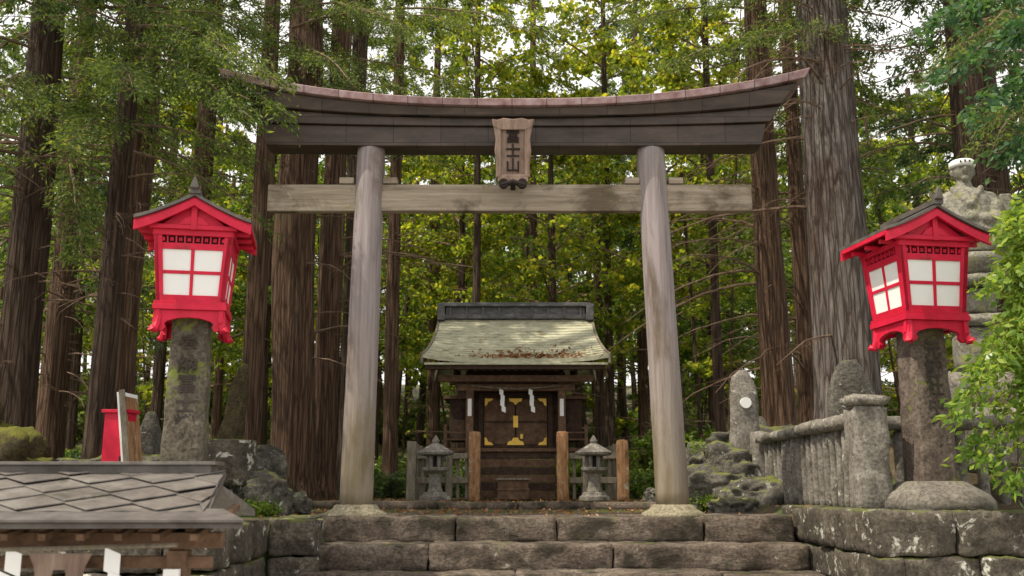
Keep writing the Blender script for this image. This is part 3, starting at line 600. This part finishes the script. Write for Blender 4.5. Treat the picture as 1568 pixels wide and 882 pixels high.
def branches(rng,st,dr,ln,droop,nsub,nleaf,lL,lW,subl,flat=.0,smin=.15,hang=.35):
    n=len(st); dr=nrm(dr); ln=np.asarray(ln)[:,None]
    up=np.array([0,0,1.0]); perp=nrm(np.cross(dr,up))
    s=(smin+(1-smin)*rng.random((n,nsub)))[...,None]
    p=st[:,None]+dr[:,None]*ln[:,None]*s-up*droop*ln[:,None]*s**2
    sg=np.where(rng.random((n,nsub,1))<.5,-1,1)
    sd=nrm(dr[:,None]*.6+perp[:,None]*sg*rng.uniform(.4,1.1,(n,nsub,1))+up*rng.uniform(-.4,.15,(n,nsub,1)))
    sl=subl*ln[:,None]*(1.1-.75*s)*rng.uniform(.6,1.2,(n,nsub,1))
    t=rng.random((n,nsub,nleaf,1))**.8
    C=p[:,:,None]+sd[:,:,None]*sl[:,:,None]*t-up*.35*sl[:,:,None]*t**2+rng.normal(size=(n,nsub,nleaf,3))*.05
    D=sd[:,:,None]*.7+rng.normal(size=(n,nsub,nleaf,3))*.45-up*hang
    C=C.reshape(-1,3);D=D.reshape(-1,3);N=len(C)
    tw=(p.reshape(-1,3),sd.reshape(-1,3)-up*.2,sl.reshape(-1))
    return C,D,lL*rng.uniform(.6,1.3,N),lW*rng.uniform(.6,1.3,N),tw
def woodmesh(name,st,dr,ln,droop,r0,tw=None,rng=None,mat='twig'):
    b=B(); dr=nrm(np.asarray(dr,float))
    for a,d,l in zip(st,dr,ln):
        pts=[];rs=[]
        for i in range(6):
            s=i/5; pts.append(Vector(a+d*l*s-np.array([0,0,1])*droop*l*s*s)+noise.noise_vector(Vector(a)+Vector((s*3,0,0)))*.06*l*s); rs.append(max(.004,r0*l*(1-.85*s)))
        b.tube(pts,rs,mat,n=5,cap=False)
    if tw is not None:
        P,D,Ls=tw; D=nrm(D)
        for p,d,l in zip(P,D,Ls):
            p=Vector(p);q=p+Vector(d)*float(l); w=.0035+.002*float(l)
            b.add([p+Vector((0,0,w)),p-Vector((0,0,w)),q],[(0,1,2)],mat); x=Vector((d[1],-d[0],0))*w; b.add([p+x,p-x,q],[(0,1,2)],mat)
    me_o=b.build(name); me=me_o.data; bpy.data.objects.remove(me_o); return me
def crown(seed,Hh,R0,nb,nsub,nleaf,lL,lW,mat,droop=.35,kind='cedar',dead=14):
    rng=np.random.default_rng(seed)
    h=rng.random(nb)**.9*Hh; az=rng.random(nb)*2*np.pi
    st=np.stack([np.cos(az)*.15,np.sin(az)*.15,h],1)
    up=rng.uniform(-.05,.35,nb) if kind=='cedar' else rng.uniform(.1,.7,nb)
    dr=np.stack([np.cos(az),np.sin(az),up],1)
    if kind=='cedar': ln=R0*(1.02-.75*h/Hh)*rng.uniform(.55,1.15,nb)
    else: ln=R0*np.sqrt(np.clip(1.05-(2*h/Hh-.9)**2,.15,1))*rng.uniform(.5,1.1,nb)
    C,D,Ls,Ws,tw=branches(rng,st,dr,ln,droop,nsub,nleaf,lL,lW,.32 if kind=='cedar' else .42,hang=.35 if kind=='cedar' else .15)
    lm=leafmesh('crown_foliage',C,D,Ls,Ws,mat,rng)
    if dead:
        hd=-rng.random(dead)*3.5; az=rng.random(dead)*2*np.pi
        st=np.concatenate([st,np.stack([np.cos(az)*.1,np.sin(az)*.1,hd],1)]); dr=np.concatenate([dr,np.stack([np.cos(az),np.sin(az),rng.uniform(-.1,.4,dead)],1)]); ln=np.concatenate([ln,rng.uniform(1.0,2.8,dead)])
        _,_,_,_,tw2=branches(rng,st[-dead:],dr[-dead:],ln[-dead:],droop,9,1,.1,.1,.35)
        tw=tuple(np.concatenate([a,c]) for a,c in zip(tw,tw2))
    wm=woodmesh('crown_branches',st,dr,ln,droop,.011,tw)
    return lm,wm
CED=[crown(11+i,14,3.4,56,16,13,.2,.06,'cedar' if i!=1 else 'cedardark',dead=20) for i in range(3)]
FIN=[crown(31+i,11,3.3,76,20,18,.13,.04,'cedar' if i else 'cedardark',dead=26) for i in range(2)]
MAP=[crown(51+i,9,3.6,42,15,14,.16,.13,'maple',.12,'maple',5) for i in range(2)]
GRN=[crown(71,9,3.2,44,15,14,.16,.12,'green',.15,'maple',5)]
def inst(me,parent,loc,rz=0,s=1,name=None):
    o=bpy.data.objects.new(name or me.name,me); sc.collection.objects.link(o); o.parent=parent; o.location=loc; o.rotation_euler=(0,0,rz); o.scale=(s,s,s) if not isinstance(s,tuple) else s; return o
def trunkmesh(x,y,z,r,Hh,lean,mat,n=28,rows=40):
    b=B(); vs=[]
    for i in range(rows+1):
        t=(i/rows)**1.3; zz=Hh*t
        rr=r*(1-.6*t)*(1+.55*math.exp(-zz/.35))
        ox=lean*t+.12*noise.noise(Vector((x,y,zz*.2)))*r*3; oy=.1*noise.noise(Vector((y,x,zz*.2)))*r*3
        for j in range(n):
            a=2*math.pi*j/n; q=Vector((math.cos(a)*2.2+x,math.sin(a)*2.2+y,zz*.25)); k=1+.14*noise.noise(q)+.10*noise.noise(Vector((q.x*3,q.y*3,zz*.3)))+ .25*math.exp(-zz/.3)*noise.noise(Vector((math.cos(a)*2+x,math.sin(a)*2,0)))
            vs.append((ox+rr*k*math.cos(a),oy+rr*k*math.sin(a),zz-.15))
    b.add(vs,[(i*n+j,i*n+(j+1)%n,(i+1)*n+(j+1)%n,(i+1)*n+j) for i in range(rows) for j in range(n)],mat)
    return b
def tree(name,x,y,r,mat,cr,cz,Hh=21,lean=0,s=1,rz=None,parent=None):
    z=H(x,y)
    e=parent or empty(name,(x,y,z)); ofs=(0,0,0) if not parent else (x,y,z)
    o=trunkmesh(x,y,z,r,Hh,lean,mat,*((40,50) if not parent else (12,14))).build('trunk',e,smooth=True); o.location=ofs
    if cr:
        a=R.random()*6.28 if rz is None else rz
        for me in cr: inst(me,e,(ofs[0]+lean*cz/Hh,ofs[1],ofs[2]+cz),a,s)
    return e
tree('cedar_tree',-8.0,16,.34,'barkdark',FIN[0],5.0,s=.95)
tree('cedar_tree',-5.9,14.2,.17,'barkdark',FIN[1],5.2,Hh=18,lean=.2,s=.68)
tree('cedar_tree',-6.75,17,.34,'barkred',FIN[1],6.5,s=.8)
tree('cedar_tree',-9.2,20,.24,'barkred',CED[0],5)
tree('cedar_tree',-4.95,19,.22,'barkred',CED[2],8.5,Hh=22,s=.5)
tree('cedar_tree',-4.5,20.2,.46,'barkred',CED[0],8.5,Hh=24,s=.5)
tree('cedar_tree',-3.98,21.0,.28,'barkred',None,10,Hh=24,lean=.3)
tree('cedar_tree',-3.75,23,.27,'barkdark',CED[0],8.5,s=.55)
tree('cedar_tree',-7.3,22.5,.28,'barkred',CED[2],6,s=.8)
tree('cedar_tree',-11,24,.3,'barkred',CED[1],4)
tree('cedar_tree',-3.1,25.5,.2,'barkred',CED[2],8,s=.65)
tree('cedar_tree',5.28,15.6,.50,'barkgrey',FIN[1],8.0,Hh=24,lean=-.1,s=.9)
tree('cedar_tree',5.1,19.2,.31,'barkred',CED[1],8.5,s=.7)
tree('cedar_tree',6.1,20.6,.2,'barkred',CED[2],7,s=.75)
tree('cedar_tree',9.0,18,.38,'barkdark',FIN[0],5)
tree('cedar_tree',7.5,23,.26,'barkred',CED[0],5)
tree('cedar_tree',11.5,23,.3,'barkred',CED[1],4)
tree('cedar_tree',7.3,15.2,.24,'barkdark',FIN[0],6.5,s=.7)
tree('maple_tree',1.2,29,.18,'barkdark',MAP[0],3.2,Hh=11)
tree('maple_tree',4.2,27,.18,'barkdark',MAP[1],3.0,Hh=11)
tree('maple_tree',-1.6,31,.18,'barkdark',MAP[1],3.4,Hh=11,s=.95)
tree('maple_tree',6.3,31,.2,'barkdark',MAP[0],5,Hh=13,s=1.1)
tree('maple_tree',3.0,34,.2,'barkdark',GRN[0],4.0,Hh=13)
tree('maple_tree',-4.6,33,.2,'barkdark',MAP[0],4.5,Hh=13)
tree('maple_tree',-7.5,30,.2,'barkdark',GRN[0],3.0,Hh=13)
tree('maple_tree',-11,31,.2,'barkdark',MAP[1],3.0,Hh=13)
tree('maple_tree',10,30,.2,'barkdark',GRN[0],3.0,Hh=13)
tree('maple_tree',13.5,32,.2,'barkdark',MAP[1],3.0,Hh=13)
tree('maple_tree',-14.5,33,.2,'barkdark',GRN[0],3.0,Hh=13)
tree('maple_tree',-2.9,38,.2,'barkdark',GRN[0],2.6,Hh=13)
tree('maple_tree',7.6,37,.2,'barkdark',GRN[0],2.4,Hh=13)
tree('maple_tree',.6,40,.2,'barkdark',MAP[0],2.4,Hh=13)
tree('maple_tree',-1.0,27.5,.14,'barkdark',MAP[0],9.5,Hh=18,s=.9)
tree('maple_tree',2.9,29.5,.14,'barkdark',MAP[1],10,Hh=19,s=1.0)
tree('maple_tree',5.2,25,.14,'barkdark',MAP[0],8.5,Hh=17,s=.8)
tree('cedar_tree',.8,36,.2,'barkred',CED[0],8,Hh=24,s=1)
tree('cedar_tree',-2.8,35,.2,'barkred',CED[2],9,Hh=24,s=.9)
Dm=empty('distant_trees')
allc=[CED[0],CED[1],CED[2],MAP[0],MAP[1],GRN[0]]
for i in range(84):
    y=38+ (i/84)*44+R.uniform(-1,1); x=((i*.61803)%1*1.12-.56)*y
    if abs(x-1)<2 and y<42: continue
    ce=R.random()<.4; c=allc[R.randrange(3)] if ce else [MAP[0],GRN[0],GRN[0],MAP[1],CED[2]][R.randrange(5)]
    tree('t',x,y,R.uniform(.14,.3),R.choice(['barkred','barkdark','barkdark','barkgrey']),c,R.uniform(2.5,7) if ce else R.uniform(.8,3.0),Hh=20 if ce else 12,lean=R.uniform(-.8,.8),s=R.uniform(1.0,1.5),parent=Dm)
for i in range(55):
    y=R.uniform(24,55); x=R.uniform(-.4,.42)*y
    if abs(x)<2.3 and y<26: continue
    o=trunkmesh(x,y,0,R.choice([.04,.05,.06,.08,.12,.18]),R.uniform(7,15),R.uniform(-1.4,1.4),R.choice(['barkdark','barkred','barkdark']),8,10).build('thin_trunk',Dm,smooth=True); o.location=(x,y,H(x,y))
def shrub(name,c,r,n,mat,lL,lW,seed):
    rg=np.random.default_rng(seed); e=empty(name,c); nb=n
    az=rg.random(nb)*2*np.pi; dr=np.stack([np.cos(az),np.sin(az),rg.uniform(.2,1.4,nb)],1); st=np.stack([rg.normal(size=nb)*.1,rg.normal(size=nb)*.1,np.zeros(nb)],1); ln=r*rg.uniform(.6,1.1,nb)
    C,D,Ls,Ws,tw=branches(rg,st,dr,ln,.25,10,10,lL,lW,.4)
    inst(leafmesh('leaves',C,D,Ls,Ws,mat,rg),e,(0,0,0)); inst(woodmesh('stems',st,dr,ln,.25,.01,tw),e,(0,0,0)); return e
for i,(x,y,r,m_) in enumerate([(-3.2,23.5,1.1,'cedardark'),(3.6,22.5,1.2,'green'),(-6.3,18.2,1,'cedar'),(6,22,1.6,'green'),(-1.5,26,1.3,'cedardark'),(-9.5,17,1.1,'green'),(2.9,24,1.0,'cedardark'),(-5.2,15.2,.5,'cedardark'),(4.4,18.3,.9,'green'),(-5.6,21,1.0,'green'),(-7.8,19.5,1.0,'cedardark')]):
    shrub('shrub',(x,y,H(x,y)),r,26,m_,.12,.07,100+i)
for i,(x,y,z,r) in enumerate([(5.5,9.6,.1,.35),(6.0,9.7,.1,.45),(2.75,15.0,.1,.18),(-3.3,13.1,.0,.2),(3.3,15.9,.9,.2)]):
    shrub('fern_clump',(x,y,z),r,16,'green',.07,.025,400+i)
U=empty('undergrowth')
su=[]
for q in range(2):
    e=shrub('tmp',(0,0,0),1.5,30,['green','cedar'][q],.16,.09,200+q); su.append([c.data for c in e.children])
    for c in list(e.children): bpy.data.objects.remove(c)
    bpy.data.objects.remove(e)
for i in range(150):
    y=R.uniform(26,75); x=R.uniform(-.55,.55)*y
    for me in su[R.randrange(2)]: inst(me,U,(x,y,H(x,y)),R.random()*6,R.uniform(.6,1.5)*(1+max(0,y-40)*.03))
def bough(parent,lst,droop,nsub,nleaf,lL,lW,mat,seed,subl=.35,hang=.4,r0=.008):
    rg=np.random.default_rng(seed); st=np.array([a for a,b_ in lst],float); en=np.array([b_ for a,b_ in lst],float); d=en-st; d[:,2]+=droop*np.linalg.norm(d,axis=1); ln=np.linalg.norm(d,axis=1)
    C,D,Ls,Ws,tw=branches(rg,st,d,ln,droop,nsub,nleaf,lL,lW,subl,hang=hang)
    inst(leafmesh('bough_leaves',C,D,Ls,Ws,mat,rg),parent,(0,0,0)); inst(woodmesh('bough_wood',st,d,ln,droop,r0,tw),parent,(0,0,0))
E1=empty('overhanging_cedar_boughs')
bough(E1,[((-5.8,14.0,6.3),(-3.3,11.6,4.9)),((-5.8,14.0,6.8),(-3.5,11.8,5.5)),((-5.9,14,6.4),(-4.6,11.2,4.9)),((-5.9,14,5.6),(-5.4,11.5,4.3)),((-6.8,13,6),(-6.0,10.8,4.2)),((-6.8,15,7.5),(-4.4,13.5,6.3)),((-6.8,15,8.0),(-3.4,14.5,7.0)),((-4.5,19,10),(-1.8,16,7.9)),((-4.5,19,9.0),(-2.6,15.5,6.6)),((-4.5,19,9.6),(-.8,16.5,8.3)),((-6.5,14,5.0),(-5.6,12.5,3.1)),((-4.5,19,8.2),(-2.2,16.5,6.3)),((-6,14,7.4),(-3.9,12.5,6.2)),((-5.4,13.4,6.6),(-2.85,11.7,4.75)),((-5.4,13.4,6.9),(-2.95,11.6,5.2)),((-5.4,13.4,6.4),(-3.25,11.4,4.6)),((-4.5,20,10.2),(.4,17,8.5)),((-4.5,20,9.3),(-1.0,18,7.7))],.3,62,28,.08,.024,'cedar',301,.24,.5)
bough(E1,[((6.0,16,8.5),(3.2,14,7.6)),((6,16,7.8),(3.6,13.8,6.9)),((8,14,7.5),(5.6,12,5.6)),((8.5,15,6.5),(6.2,12.5,4.6)),((5.3,15.5,9.5),(2.6,15,8.8)),((8,14,6),(6.8,11,4.8)),((5.1,19,10),(1.9,17,8.5)),((5.1,19,9),(2.8,16.5,7.6)),((5.1,19,10.5),(.9,18,9.1))],.25,50,26,.08,.024,'cedar',302,.28,.45)
rg=np.random.default_rng(77); st=[];dr=[];ln=[]
for q in range(60):
    tx,ty=[(5.1,19.2),(5.28,15.6),(-4.5,20.2),(-3.98,21.0),(6.1,20.6),(5.1,19.2)][q%6]
    a=rg.uniform(2.2,4.2) if tx>0 else rg.uniform(-1.2,1.0)
    st.append((tx,ty,rg.uniform(2.5,8.5))); dr.append((math.cos(a),math.sin(a)*.7-.2,rg.uniform(-.1,.5))); ln.append(rg.uniform(1.2,3.4))
st=np.array(st);dr=np.array(dr);ln=np.array(ln)
_,_,_,_,tw=branches(rg,st,dr,ln,.4,18,1,.1,.1,.4)
inst(woodmesh('bare_branches',st,dr,ln,.4,.010,tw),E1,(0,0,0))
E2=empty('overhanging_maple_boughs')
bough(E2,[((7.5,11.5,6.2),(4.7,10,4.75)),((7.5,11.5,5.6),(4.9,9.8,4.25)),((7,11,6.5),(4.6,10.4,5.4)),((7.5,11.5,5),(5.4,10.3,3.9)),((7,11,6),(5.3,9.6,5.0)),((7.6,12,5),(5.9,10.6,3.3))],.15,34,22,.10,.06,'bluegreen',303,.3,.25)
E3=empty('leafy_shrub_branches')
bough(E3,[((5.6,9.9,2.9),(4.55,9.3,2.1)),((5.6,9.9,2.4),(4.35,9.3,1.35)),((5.5,9.9,2.2),(4.2,9.35,.95)),((5.5,9.9,3.3),(4.85,9.4,2.7)),((5.5,9.9,1.9),(4.35,9.4,.55)),((5.5,9.9,1.8),(4.6,9.3,.35)),((5.6,9.9,3.0),(4.75,9.2,1.7)),((5.6,10,2.0),(4.85,9.2,1.1)),((5.6,10,3.2),(5.0,9.2,2.4)),((5.6,10,1.6),(4.9,9.2,.4)),((5.6,10,2.6),(4.9,9.2,1.9)),((5.7,10,2.2),(5.0,9.1,1.5)),((5.7,10,1.5),(5.1,9.1,.7))],.25,30,20,.10,.045,'ivy',304,.3,.2)
b=B(); b.tube([(5.6,9.95,.1),(5.62,9.9,1.5),(5.58,9.95,2.6),(5.5,9.9,3.4)],[.05,.045,.035,.02],'twig'); b.build('stem',E3,smooth=True)
E4=empty('mossy_tree',(-7.0,12.0,0)); b=B()
b.rock((.35,-.5,.35),(1.15,.8,1.0),'barkmoss',5); b.rock((1.25,-.8,.2),(.7,.5,.5),'barkmoss',5); b.rock((.0,-.1,1.2),(.75,.6,1.0),'barkmoss',5)
b.build('root_flare',E4,smooth=True)
o=trunkmesh(-7.2,12,0,.5,18,-.3,'barkdark',36,40).build('trunk',E4,smooth=True); o.location=(-.35,.1,0)
for me in FIN[0]: inst(me,E4,(-.3,0,6.5),1.0,.8)
rg=np.random.default_rng(9); n=420
u=rg.normal(size=n)*.4+np.where(rg.random(n)<.5,-.1,.85); u=np.clip(u,-1.6,1.6); v=np.abs(rg.normal(size=n))*.11+.02
C=np.stack([u+.075,ye+(yr-ye)*v,ze+(zr-ze)*v**1.22+.05],1); D=rg.normal(size=(n,3))*[1,1,.15]
M['litter']=leafmat('dry_leaves',[(.2,(.12,.05,.025)),(.5,(.28,.13,.06)),(.9,(.4,.24,.13))],.2)
inst(leafmesh('fallen_leaves',C,D,rg.uniform(.05,.11,n),rg.uniform(.03,.06,n),'litter',rg),None,(0,0,0))
n=5000; C=np.stack([rg.uniform(-9,9,n),rg.uniform(12.7,26,n),np.zeros(n)],1); C[:,2]=[H(a,c)+.012 for a,c in C[:,:2]]; D=rg.normal(size=(n,3))*[1,1,.2]
inst(leafmesh('leaf_litter',C,D,rg.uniform(.04,.09,n),rg.uniform(.03,.05,n),'litter',rg),None,(0,0,0))
# ------------------------------------------------------------------ light, world, camera
Sd=Vector((-.46,-.20,.86)).normalized()
w=bpy.data.worlds.new('World'); sc.world=w; w.use_nodes=True; nt=w.node_tree; bg=nt.nodes['Background']
sk=nt.nodes.new('ShaderNodeTexSky'); sk.sky_type='NISHITA'; sk.sun_disc=False; sk.sun_elevation=math.asin(Sd.z); sk.sun_rotation=math.atan2(Sd.x,Sd.y); sk.dust_density=6; sk.air_density=1.2; sk.ozone_density=.5
# thin bright cloud veil over the sky
tc=nt.nodes.new('ShaderNodeTexCoord'); nz=nt.nodes.new('ShaderNodeTexNoise'); nz.inputs['Scale'].default_value=2.5; nz.inputs['Detail'].default_value=6; nt.links.new(tc.outputs['Generated'],nz.inputs['Vector'])
rp=nt.nodes.new('ShaderNodeMapRange'); rp.inputs[1].default_value=.3; rp.inputs[2].default_value=.7; rp.inputs[3].default_value=.75; rp.inputs[4].default_value=1.0; nt.links.new(nz.outputs['Fac'],rp.inputs[0])
mx=nt.nodes.new('ShaderNodeMix'); mx.data_type='RGBA'; nt.links.new(rp.outputs[0],mx.inputs[0]); nt.links.new(sk.outputs[0],mx.inputs[6]); mx.inputs[7].default_value=(9.9,9.6,9.2,1)
nt.links.new(mx.outputs[2],bg.inputs[0]); bg.inputs[1].default_value=.15
l=bpy.data.lights.new('sun','SUN'); l.energy=5.0; l.angle=rad(.6); l.color=(1,.90,.73); lo=bpy.data.objects.new('sun',l); sc.collection.objects.link(lo); lo.rotation_euler=Sd.to_track_quat('Z','Y').to_euler()
c=bpy.data.cameras.new('camera'); c.lens=35; c.sensor_width=36; c.clip_end=1000; co=bpy.data.objects.new('camera',c); sc.collection.objects.link(co); co.location=(0,0,.35); co.rotation_euler=(rad(101.3),0,0); sc.camera=co
c.dof.use_dof=True; c.dof.focus_distance=12.6; c.dof.aperture_fstop=2.8
sc.view_settings.view_transform='Standard'; sc.view_settings.look='None'; sc.view_settings.exposure=0
